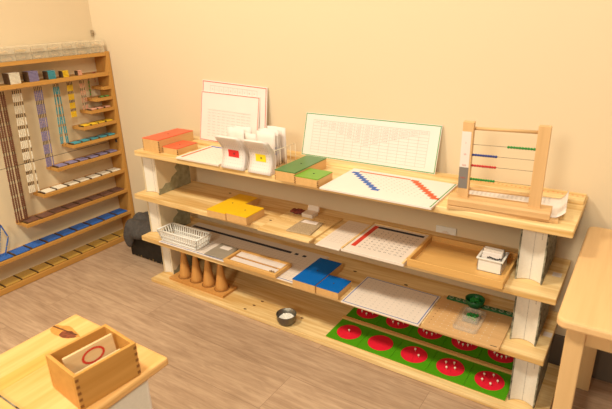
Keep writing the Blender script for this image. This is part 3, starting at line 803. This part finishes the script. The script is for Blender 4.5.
# fraction circles: two rows of green plates on wooden stands
GX, GY = .7885, -.3228
def stand(y0, label, zlift=0):
    t = Thing('fraction_stand', label, 'stand', (GX+.35, y0+.07, zD+zlift), 'wooden stands under the green fraction plates')
    z = zD+zlift+.0003
    t.part('base', MB().box(GX, GX+.70, y0+.002, y0+.138, z, z+.004), M['pine_pale'])
    t.part('rail', MB().box(GX-.004, GX+.70, y0+.1405, y0+.157, z, z+.016), M['tray_wood'], bevel=.001, label='wooden rail behind the plates')
    return z+.0042
PL = math.pi
z1 = stand(GY, 'wooden stand under the front row of green fraction plates')
y2 = GY+.170
z2 = stand(y2-.0005, 'wooden stand under the rear row of green fraction plates', 0)
def plate(i, y0, z, knobs, label, first):
    x0 = GX+.14*i
    t = Thing('fraction_plate', label, 'fraction plate', (x0+.07, y0+.07, z), 'green plates with red fraction circles')
    # square green frame with a round opening
    m = MB(); n = 48
    def sq(a):
        c, s = math.cos(a), math.sin(a); k = .0694/max(abs(c), abs(s)); return (x0+.07+c*k, y0+.07+s*k)
    ang = [2*math.pi*k/n+math.pi/4 for k in range(n)]
    for zz, flip in ((z, 0), (z+.004, 1)):
        pass
    lo = [m.bm.verts.new((*sq(a), z)) for a in ang]; hi = [m.bm.verts.new((*sq(a), z+.004)) for a in ang]
    li = [m.bm.verts.new((x0+.07+.0505*math.cos(a), y0+.07+.0505*math.sin(a), z)) for a in ang]; hi2 = [m.bm.verts.new((x0+.07+.0505*math.cos(a), y0+.07+.0505*math.sin(a), z+.004)) for a in ang]
    for k in range(n):
        q = (k+1) % n
        m.bm.faces.new((lo[k],lo[q],hi[q],hi[k])); m.bm.faces.new((hi[k],hi[q],hi2[q],hi2[k])); m.bm.faces.new((li[k],hi2[k],hi2[q],li[q])); m.bm.faces.new((lo[k],li[k],li[q],lo[q]))
    t.part('frame', m, M['frac_green'])
    nn = max(1, knobs[0]); a0 = knobs[1]
    gap = .0004 if nn > 1 else 0
    for k in range(nn):
        m = MB()
        if nn == 1: m.lathe(x0+.07, y0+.07, [(.050,z+.0003),(.050,z+.0046)], 48)
        else:
            s0, s1 = a0+2*math.pi*k/nn, a0+2*math.pi*(k+1)/nn; cm = (s0+s1)/2; ox, oy = gap*math.cos(cm), gap*math.sin(cm)
            arc = [(x0+.07+ox+.050*math.cos(s0+(s1-s0)*j/14), y0+.07+oy+.050*math.sin(s0+(s1-s0)*j/14)) for j in range(15)]
            m.prism([(x0+.07+ox, y0+.07+oy)]+arc, 'z', z+.0003, z+.0046)
        sec = t.part('sector' if nn > 1 else 'disc', m, M['frac_red'])
        if k in knobs[2]:
            cm = a0+2*math.pi*(k+.5)/nn; r = {1: 0, 3: .022, 4: .021}.get(nn, .027)
            kx, ky = x0+.07+r*math.cos(cm), y0+.07+r*math.sin(cm)
            t.part('knob', MB().lathe(kx, ky, [(.0016,z+.0046),(.0016,z+.009),(.0036,z+.0115),(.0042,z+.0145),(.003,z+.017),(.0012,z+.0178)], 12), M['knob'], sec, label='ivory knob', smooth=True)
    return t
H = math.pi/2
front = [((1, 0, (0,)), 'leftmost green plate in front, whole red circle with one knob'), ((2, 0, ()), 'green plate second from the left in front, red circle without knobs'),
         ((3, math.radians(-80), (0, 1)), 'green plate in the middle of the front row, red circle with two knobs'), ((4, math.radians(22), (0,1,2,3)), 'green plate second from the right in front, red circle with four knobs'),
         ((5, -H+.98, (0,1,2,3,4)), 'rightmost green plate in front, red circle with five knobs')]
rear = ['leftmost green plate of the rear row under the shelf', 'second green plate from the left in the rear row', 'middle green plate of the rear row', 'second green plate from the right in the rear row', 'rightmost green plate of the rear row by the book']
for i, (k, lab) in enumerate(front): plate(i, GY, z1, k, lab, i == 0)
for i in range(5): plate(i, y2, z2, (6+i, .2, tuple(range(6+i))), rear[i], False)

# ------------------------------------------------------------------ crate and cloth between the shelves
t = Thing('black_crate', 'black crate with chipped edges on the floor left of the planks', 'crate', (-.43, -.16, 0))
cx0, cx1, cy0, cy1, ch = -.560, -.275, -.196, -.060, .150
m = MB(); m.box(cx0,cx1,cy0,cy1,.0003,.008)
m.box(cx0,cx1,cy0,cy0+.008,.0003,ch); m.box(cx0,cx1,cy1-.008,cy1,.0003,ch); m.box(cx0,cx0+.008,cy0,cy1,.0003,ch); m.box(cx1-.008,cx1,cy0,cy1,.0003,ch)
t.part('body', m, M['crate'], bevel=.002)
for k in range(9):
    x = cx0+.02+.03*k+rr.uniform(-.008,.008)
    t.part('paint_chip', MB().box(x, x+rr.uniform(.004,.014), cy0-.0012, cy0+.001, .002+.003*(k % 2), .006+.004*(k % 3)), M['crate_chip'], label='pale chip in the black paint')
m = MB(); n1, n2 = 26, 18
def cloth(u, v):
    # u along x, v from the back over the crate rim and down its front
    x = -.585+.265*u
    hem = .045+.085*math.exp(-((u-.20)/.13)**2)
    top = .186+.016*u+.010*math.sin(7*u+1)
    if v < .60:
        a = v/.60; y = -.050-.165*a; z = top+.026*math.sin(math.pi*a)*(1+.35*math.sin(8*u+4*a))+.008*math.sin(5*a*math.pi+3*u)
    else:
        s = (v-.60)/.40; y = -.215-.016*math.sin(s*2.8)-.007*math.sin(16*u)*s; z = top-.006*s-hem*s+.008*math.sin(5*math.pi+3*u)*(1-s)
    if u < .18:
        k = (.18-u)/.18; z -= .055*k**1.6; x += .010*k; y += .02*k*(v > .6)
    return (x, y, z)
m.sheet([[cloth(i/n1, j/n2) for j in range(n2+1)] for i in range(n1+1)])
o = single('dark_cloth', 'charcoal garment draped over the black crate', 'cloth', m, M['cloth'], (-.45,-.17,.17), smooth=True, solid=.016)
sm = o.modifiers.new('Subdivision', 'SUBSURF'); sm.levels = 1; sm.render_levels = 1

# ------------------------------------------------------------------ bead cabinet on the left wall
YEND = -1.15
t = Thing('bead_cabinet', 'wooden wall cabinet of stepped shelves holding coloured bead chains', 'cabinet', (XL+.055, -.6, 0))
t.part('side_panel', MB().box(XL+.0005, XF+.003, -.0235, -.0035, .0003, 1.078), M['cabinet_z'], bevel=.001)
m = MB(); m.box(XL+.0005, XL+.006, YEND, -.024, .0003, .574); t.part('back_panel', m, M['cab_back'], label='cream lower back panel')
m = MB(); m.box(XL+.0005, XL+.006, YEND, -.024, .577, 1.06); t.part('back_panel', m, M['cab_back'], label='cream upper back panel')
m = MB(); m.box(XL+.0005, XL+.004, YEND, -.024, .574, .577); t.part('panel_seam', m, M['seam'])
shelves = [(1.074, YEND, .018), (.972, YEND, .019), (.898, -.072, .016), (.843, -.126, .016), (.785, -.168, .016), (.709, -.230, .016), (.630, -.308, .016),
           (.534, -.418, .016), (.423, -.516, .017), (.303, -.632, .017), (.166, YEND, .017), (.030, YEND, .028)]
for z, yl, th in shelves:
    t.part('shelf', MB().box(XL+.006, XF, yl, -.0236, z-th, z), M['cabinet'], bevel=.001)
xm = XL+.055
hooks = [-.594, -.505, -.401, -.305, -.228, -.158, -.117, -.077]
for y in hooks:
    t.part('hook', MB().ring_tube([(xm,y,.9535),(xm,y,.946),(xm+.004,y,.942),(xm+.006,y,.946)], .0016, 6), M['brass'])
t.part('cable_clip', MB().box(XF-.035, XF-.022, -.0285, -.0238, .582, .598), M['ink_dark'], label='small black clip on the side panel')
cabinet = t

# plastic organiser boxes on top
ys = [-.024, -.104, -.186, -.264, -.340, -.424, -.501, -.578, -.655]
ordn = ['first', 'second', 'third', 'fourth', 'fifth', 'sixth', 'seventh', 'eighth']
for lay in (0, 1):
    z0 = 1.0745+.0308*lay
    for k in range(8):
        y1, y0 = ys[k]-.0015, ys[k+1]+.0015
        if lay: y1 += .0; 
        lab = 'clear plastic bead box on the cabinet, %s from the right in the %s layer' % (ordn[k], 'upper' if lay else 'lower')
        t = Thing('clear_box', lab, 'box', (XL+.055, (y0+y1)/2, z0), 'clear bead boxes on top of the cabinet')
        x0, x1 = XL+.008, XF-.002
        m = MB(); m.box(x0,x1,y0,y1,z0+.0003,z0+.002); m.box(x1-.0015,x1,y0,y1,z0+.002,z0+.027); m.box(x0,x0+.0015,y0,y1,z0+.002,z0+.027); m.box(x0+.0015,x1-.0015,y0,y0+.0015,z0+.002,z0+.027); m.box(x0+.0015,x1-.0015,y1-.0015,y1,z0+.002,z0+.027)
        t.part('tub', m, M['frost'])
        t.part('lid', MB().box(x0-.001,x1+.001,y0-.0007,y1+.0007,z0+.0272,z0+.0303), M['frost'])
        mb_ = MB()
        for q in range(8):
            a = rr.uniform(.012, .5)*1; yy = rr.gauss((y0+y1)/2, .010); xx = x1-.012-rr.uniform(0,.03)
            mb_.ring_tube([(xx, max(y0+.003,yy-.014), z0+.006+rr.uniform(0,.006)), (xx+rr.uniform(-.006,.006), min(y1-.003,yy+.014), z0+.006+rr.uniform(0,.008))], .0036, 6)
        o = link('bead_bars', mb_, M[('rattan','rattan_light','rattan')[(k+lay) % 3] if (k, lay) != (5, 1) else 'bead_gold'], None, (XL+.055,(y0+y1)/2,z0+.003)); o.location = (XL+.055,(y0+y1)/2,z0+.003)
        o['label'] = 'loose bead bars inside the %s clear box from the right, %s layer' % (ordn[k], 'upper' if lay else 'lower'); o['category'] = 'beads'; o['kind'] = 'stuff'

# bead cubes on the second shelf
def bead_mesh_bars(n, pitch, length, z0=0, layers=1, nb=None):
    """n bars side by side along local x, beads along local y"""
    m = MB(); nb = nb or n; r = pitch*.5
    for l in range(layers):
        for i in range(n):
            x = (i-(n-1)/2)*pitch; pts = []; rad = []
            for b in range(nb):
                a = -length/2+length*b/nb; s = length/nb
                pts += [(x, a+.02*s, z0+r+l*pitch), (x, a+.3*s, z0+r+l*pitch), (x, a+.7*s, z0+r+l*pitch)]; rad += [r*.62, r, r]
            pts.append((x, length/2, z0+r+l*pitch)); rad.append(r*.62)
            m.ring_tube(pts, rad, 6)
    return m
zc = .9722
for col, n, y0, y1, lab in (('white', 9, -.556, -.496, 'cream white bead cube on the second cabinet shelf'), ('purple', 8, -.464, -.407, 'purple bead cube on the second cabinet shelf'),
                            ('teal', 7, -.368, -.320, 'teal bead cube on the second cabinet shelf'), ('yellow', 5, -.289, -.250, 'yellow bead cube on the second cabinet shelf'), ('pink', 4, -.206, -.175, 'pink bead cube on the second cabinet shelf')):
    y0 += .006; y1 += .004; s = (y1-y0)*.88; pitch = s/n
    loc = (XF-.012-s/2, (y0+y1)/2, zc)
    t = Thing('bead_cube', lab, 'bead cube', loc, 'bead cubes on the second cabinet shelf')
    m = bead_mesh_bars(n, pitch, s, 0, n).xf(Matrix.Translation(loc)); t.part('beads', m, M['bead_'+col])
    t.part('wire_ends', MB().box(loc[0]-s/2+.001, loc[0]+s/2-.001, y0-.001, y0+.0035, zc+.001, zc+s-.001), M['bead_dark'], label='dark wire ends')
t = Thing('bead_bar', 'tiny dark red bead bar at the right end of the second cabinet shelf', 'bead bar', (XF-.02,-.10,zc))
t.part('beads', MB().ring_tube([(XF-.02,-.108+.004*k,zc+.0038) for k in range(5)], [.0025,.0036,.0025,.0036,.0025], 7), M['sock_red'], smooth=True)

# bead squares lying along the cabinet shelves
def squares(col, n, nb, z, yr, pitch_y, size, ylast=None):
    """n squares of nb bars; yr is the right end of the row"""
    first = None
    names = ['rightmost', 'second from the right', 'third from the right', 'fourth from the right', 'fifth from the right', 'sixth from the right', 'seventh from the right', 'eighth from the right', 'ninth from the right', 'tenth from the right', 'eleventh from the right']
    for k in range(n):
        y = yr-pitch_y*(k+.5); loc = (XF-.010-size/2, y, z+.0003)
        lab = '%s %s bead square on its cabinet shelf' % (names[k], col) if n > 1 else '%s bead square on its cabinet shelf' % col
        if first is None:
            t = Thing('bead_square', lab, 'bead square', loc, '%s bead squares on the cabinet' % col)
            L_ = size*.96; p_ = size/nb
            t.part('beads', bead_mesh_bars(nb, p_, L_).xf(Matrix.Translation(Vector(loc)+Vector((0, size*.03, 0)))), M['bead_'+col])
            m = MB()
            m.box(loc[0]-size/2+.001, loc[0]+size/2-.001, y-pitch_y*.49, y-L_/2+size*.03, loc[2]+.0003, loc[2]+p_*.85)
            t.part('links', m, M['bead_dark'], label='dark wire links')
            first = t.e
        else: dup(first, (loc[0]+rr.uniform(-.003,.003), y, z+.0003), lab)
squares('gold', 10, 10, .030, -.040, .0845, .079)
squares('blue', 9, 9, .166, -.036, .0855, .076)
squares('brown', 8, 8, .303, -.036, .0735, .066)
squares('white', 7, 7, .423, -.036, .0675, .059)
squares('purple', 6, 6, .534, -.036, .0625, .052)
squares('teal', 5, 5, .630, -.034, .0535, .046)
squares('yellow', 4, 5, .709, -.036, .0475, .041)
squares('pink', 3, 4, .785, -.034, .0430, .035)
squares('green', 2, 3, .843, -.032, .0300, .022)

# hanging chains
def chain(col, label, z_end, lines, nseg, r, bead_frac=.68, splay=None):
    """lines: (y_top, y_bottom, z_bottom) for each strand; hangs from the second shelf"""
    t = Thing('bead_chain', label, 'bead chain', (xm, lines[0][0], .94), 'bead chains hanging in the cabinet')
    for li, ln in enumerate(lines):
        y0, y1, z1 = ln[:3]; x0 = xm+(ln[3] if len(ln) > 3 else 0); zt = ln[4] if len(ln) > 4 else .942
        A_, B_ = Vector((x0, y0, zt)), Vector((x0, y1, z1)); n = nseg; mb_, ml = MB(), MB()
        for k in range(n):
            a = A_.lerp(B_, (k+1-bead_frac)/n); b = A_.lerp(B_, (k+1)/n); nb = 6
            pts, rad = [], []
            for q in range(nb):
                pts += [a.lerp(b, (q+.05)/nb), a.lerp(b, (q+.5)/nb)]; rad += [r*.65, r]
            pts.append(b); rad.append(r*.65); mb_.ring_tube(pts, rad, 6)
        ml.ring_tube([A_, B_], r*.5, 6)
        s = t.part('strand', mb_, M['bead_'+col], smooth=False)
        t.part('wire', ml, M['bead_dark'], s, label='dark wire between the beads')
chain('brown', 'long brown bead chain hanging at the left in the cabinet', .306, [(-.618+.012*k, -.648+.0125*k, .310) for k in range(3)]+[(-.580, -.606, .310), (-.569, -.596, .310)], 9, .0056, .80)
chain('white', 'long white bead chain hanging in the cabinet', .43, [(-.526+.0095*k, -.553+.0085*k, .436) for k in range(4)]+[(-.487, -.507, .432)], 9, .0044)
chain('purple', 'long purple bead chain hanging in the cabinet', .55, [(-.419+.0088*k, -.437+.0075*k, .541) for k in range(4)]+[(-.383, -.402, .541)], 6, .0042, .72)
chain('teal', 'teal bead chain hanging in two loops in the cabinet', .64, [(-.318, -.338, .640), (-.311, -.306, .638), (-.299, -.330, .640), (-.293, -.298, .638)], 6, .0040, .74)
chain('yellow', 'yellow bead chain hanging in the cabinet', .76, [(-.242+.0085*k, -.249+.0078*k, .762) for k in range(4)], 4, .0042, .68)
chain('pink', 'pink bead chain hanging in the cabinet', .79, [(-.170, -.174, .790), (-.162, -.158, .790), (-.148, -.150, .790)], 4, .0036, .62)
chain('green', 'thin green bead chain hanging in the cabinet', .855, [(-.119, -.121, .858), (-.114, -.117, .858)], 4, .0026, .5)
chain('red', 'tiny red bead chain hanging in the cabinet near the side panel', .927, [(-.077, -.077, .924)], 2, .0026, .6)
chain('blue', 'blue bead chain hanging low at the left edge of the cabinet', .17, [(-.728, -.770, .172, 0, .330), (-.728, -.708, .262, 0, .330), (-.706, -.742, .172, .002, .260)], 2, .0042, .9)

# ------------------------------------------------------------------ table at the right
t = Thing('wooden_table', 'pale wooden table with rounded corner at the right edge', 'table', (2.0, -.34, 0))
tx0, tx1, ty0, ty1, tz = 1.6215, 2.5, -.648, -.022, .580
t.part('top', MB().prism(rrect(tx0, tx1, ty0, ty1, .022, 6), 'z', tz-.024, tz), M['table_wood'], bevel=.006, smooth=False)
for x0, y0, dx in ((1.645, -.622, 0), (1.6735, -.100, 0), (2.42, -.622, 0), (2.42, -.100, 0)):
    t.part('leg', MB().box(x0, x0+.042, y0, y0+.042, .0003, tz-.024), M['table_leg_wood'], bevel=.003)
t.part('apron', MB().box(1.687, 2.42, -.610, -.590, tz-.075, tz-.024), M['table_leg_wood'])
t.part('apron', MB().box(1.687, 2.42, -.085, -.068, tz-.075, tz-.024), M['table_leg_wood'])
t.part('apron', MB().box(1.665, 1.682, -.580, -.1, tz-.075, tz-.024), M['table_leg_wood'])

# ------------------------------------------------------------------ bench plank and card box in the foreground
t = Thing('bench_plank', 'thick yellowish pine bench plank with a big knot in the foreground', 'bench', (.68, -1.7, .46))
t.part('board', MB().box(.494, .862, -2.6, -1.153, .478, .500), M['pine_bench'], bevel=.006)
t.part('stripe', MB().box(.588, .632, -2.6, -1.285, .4995, .5003), M['bench_band'], label='darker band of heartwood')
def blob(cx, cy, rx, ry, z, n=18, w=.2): 
    m = MB(); m.bm.faces.new([m.bm.verts.new((cx+rx*math.cos(a)*(1+w*math.sin(2*a+.5)+.12*math.sin(5*a)), cy+ry*math.sin(a)*(1+w*.6*math.cos(3*a)), z)) for a in [2*math.pi*q/n for q in range(n)]]); return m
k_ = t.part('knot', blob(.548, -1.222, .046, .021, .5004), M['knot_ring'], label='large brown knot')
t.part('knot_core', blob(.568, -1.226, .023, .015, .5008), M['knot_core'], k_)
t.part('crack', MB().hexa([(.500,-1.225,.5004),(.590,-1.216,.5004),(.590,-1.2125,.5004),(.500,-1.221,.5004),(.500,-1.225,.5011),(.590,-1.216,.5011),(.590,-1.2125,.5011),(.500,-1.221,.5011)]), M['knot'], k_)
book2 = Thing('thick_book', 'thick white-paged book holding up the foreground bench plank', 'book', (.81, -1.34, .2))
bx = .815
book2.part('page_block', MB().box(.66, .858, -1.372, -1.222, .203, .4775), M['page'])
book2.part('cover', MB().box(.65, .859, -1.222, -1.218, .201, .4777), M['card_white'], label='cream cover')
book2.part('cover', MB().box(.65, .852, -1.377, -1.372, .201, .4777), M['cover'])
book2.part('spine', MB().box(.645, .66, -1.372, -1.252, .201, .4777), M['cover'])
book3 = Thing('thick_book', 'thick book on the floor under the one holding the bench', 'book', (.75, -1.34, .0))
book3.part('page_block', MB().box(.66, .846, -1.372, -1.252, .003, .199), M['page'])
book3.part('cover', MB().box(.65, .852, -1.252, -1.247, .0003, .2005), M['cover'])
book3.part('cover', MB().box(.65, .852, -1.377, -1.372, .0003, .2005), M['cover'])
book3.part('spine', MB().box(.645, .66, -1.372, -1.252, .0003, .2005), M['cover'])

# the card box: open, with finger joints
t = Thing('card_box', 'open wooden box with finger joints on the foreground bench', 'box', (.787, -1.295, .5)); t.e.rotation_euler = (0, 0, -.10)
qx0, qx1, qy0, qy1, qz, qh, qw = .7255, .8485, -1.3675, -1.2225, .5006, .086, .008
t.part('bottom', MB().box(qx0+.001, qx1-.001, qy0+.001, qy1-.001, qz, qz+.006), M['card_box_wood'])
for nm, a in (('side', (qx0,qx0+qw,qy0,qy1)), ('side', (qx1-qw,qx1,qy0,qy1)), ('end', (qx0+qw,qx1-qw,qy0,qy0+qw)), ('end', (qx0+qw,qx1-qw,qy1-qw,qy1))):
    t.part(nm, MB().box(*a, qz, qz+qh), M['card_box_wood'], bevel=.0015)
m = MB()
for k in range(5):
    z = qz+.006+.0162*k
    m.box(qx1-.001, qx1+.0004, qy0+.0005, qy0+qw, z, z+.007)
t.part('finger_joints', m, M['joint'], label='dark finger joints')
m = MB()
for k in range(5):
    z = qz+.006+.0162*k; m.box(qx1-.001, qx1+.0004, qy1-qw, qy1-.0005, z, z+.007)
t.part('finger_joints', m, M['joint'], label='dark finger joints')
cz = qz+.0063
cx_ = qx0+.026
t = Thing('numeral_card', 'upright wooden card with a red ring in the open box', 'card', (cx_+.03, -1.295, cz)); t.e.rotation_euler = (0, 0, -.10)
def slab(xb, xt, y0, y1, zb_, zt__, th): return MB().hexa([(xb,y0,zb_),(xb+th,y0,zb_),(xb+th,y1,zb_),(xb,y1,zb_),(xt,y0,zt__),(xt+th,y0,zt__),(xt+th,y1,zt__),(xt,y1,zt__)])
t.part('card', slab(cx_+.040, cx_+.022, -1.353, -1.238, cz, cz+.083, .006), M['card_wood'], bevel=.0012)
pl = Plane((cx_+.046,-1.353,cz), (0,1,0), (-.018,0,.083), .0006)
m = MB(); n = 40
for k in range(n):
    a, b = 2*math.pi*k/n, 2*math.pi*(k+1)/n
    pl.poly(m, [(.062+.027*math.cos(a), .061+.017*math.sin(a)), (.062+.027*math.cos(b), .061+.017*math.sin(b)), (.062+.0215*math.cos(b), .061+.0125*math.sin(b)), (.062+.0215*math.cos(a), .061+.0125*math.sin(a))])
t.part('red_ring', m, M['ink_red'], label='red zero ring')
t = Thing('wooden_card', 'blank wooden card lying low in front of the ring card', 'card', (cx_+.06, -1.297, cz)); t.e.rotation_euler = (0, 0, -.10)
t.part('card', slab(cx_+.082, cx_+.050, -1.354, -1.240, cz, cz+.053, .006), M['card_wood'], bevel=.0012)
# the corner of a green mat at the left of the bench
t = Thing('framed_board', 'corner of a wooden framed board with green inside on the foreground bench', 'board', (.64, -1.6, .5))
t.part('frame', MB().box(.505, .80, -1.78, -1.4445, .5006, .508), M['tray_wood'], bevel=.001)
t.part('edge', (lambda m: (m.box(.8005,.804,-1.78,-1.441,.5006,.508), m.box(.505,.8005,-1.4442,-1.441,.5006,.508), m)[2])(MB()), M['cover'], label='dark outer edge')
t.part('inlay', MB().box(.525, .775, -1.76, -1.472, .508, .5088), M['frac_green'], label='green inlay')

# ------------------------------------------------------------------ lights
def area(name, loc, target, size, power, col):
    l = D.lights.new(name, 'AREA'); l.shape = 'DISK'; l.size = size; l.energy = power; l.color = col
    o = D.objects.new(name, l); C.objects.link(o); o.location = loc
    o.rotation_euler = (Vector(target)-Vector(loc)).to_track_quat('-Z', 'Y').to_euler()
    return o
area('ceiling_lamp', (-.05, -1.80, 3.0), (.1, -.9, 0), .36, 54, (1, .90, .70))
area('ceiling_lamp', (1.85, -1.90, 3.0), (1.5, -.9, 0), .36, 44, (1, .90, .70))
area('front_fill', (1.3, -3.3, 2.0), (.2, 0, .7), .6, 34, (1, .90, .70))  # added fill, no real lamp: brightens the walls and under the shelves
w = D.worlds.new('room_light'); bpy.context.scene.world = w; w.use_nodes = True
bg = w.node_tree.nodes['Background']; bg.inputs['Color'].default_value = (1, .90, .70, 1); bg.inputs['Strength'].default_value = .27

# ------------------------------------------------------------------ camera
cam = D.cameras.new('camera'); co = D.objects.new('camera', cam); C.objects.link(co)
cam.sensor_width = 36; cam.lens = 514.2024/612*36; cam.clip_start = .05
r = Vector((.83555834, .54869084, -.02793975)); u = Vector((-.17584531, .31526817, .93256871)); f = Vector((-.52050042, .77430249, -.35990966))
mw = Matrix((r, u, -f)).transposed().to_4x4(); mw.translation = (1.71135669, -1.80904733, 1.27278498)
co.matrix_world = mw
cam.dof.use_dof = True; cam.dof.focus_distance = 2.0; cam.dof.aperture_fstop = 5.0
sc = bpy.context.scene; sc.camera = co
sc.view_settings.view_transform = 'Standard'; sc.view_settings.look = 'None'; sc.view_settings.gamma = 1; sc.view_settings.exposure = 0
sc.view_settings.use_curve_mapping = False
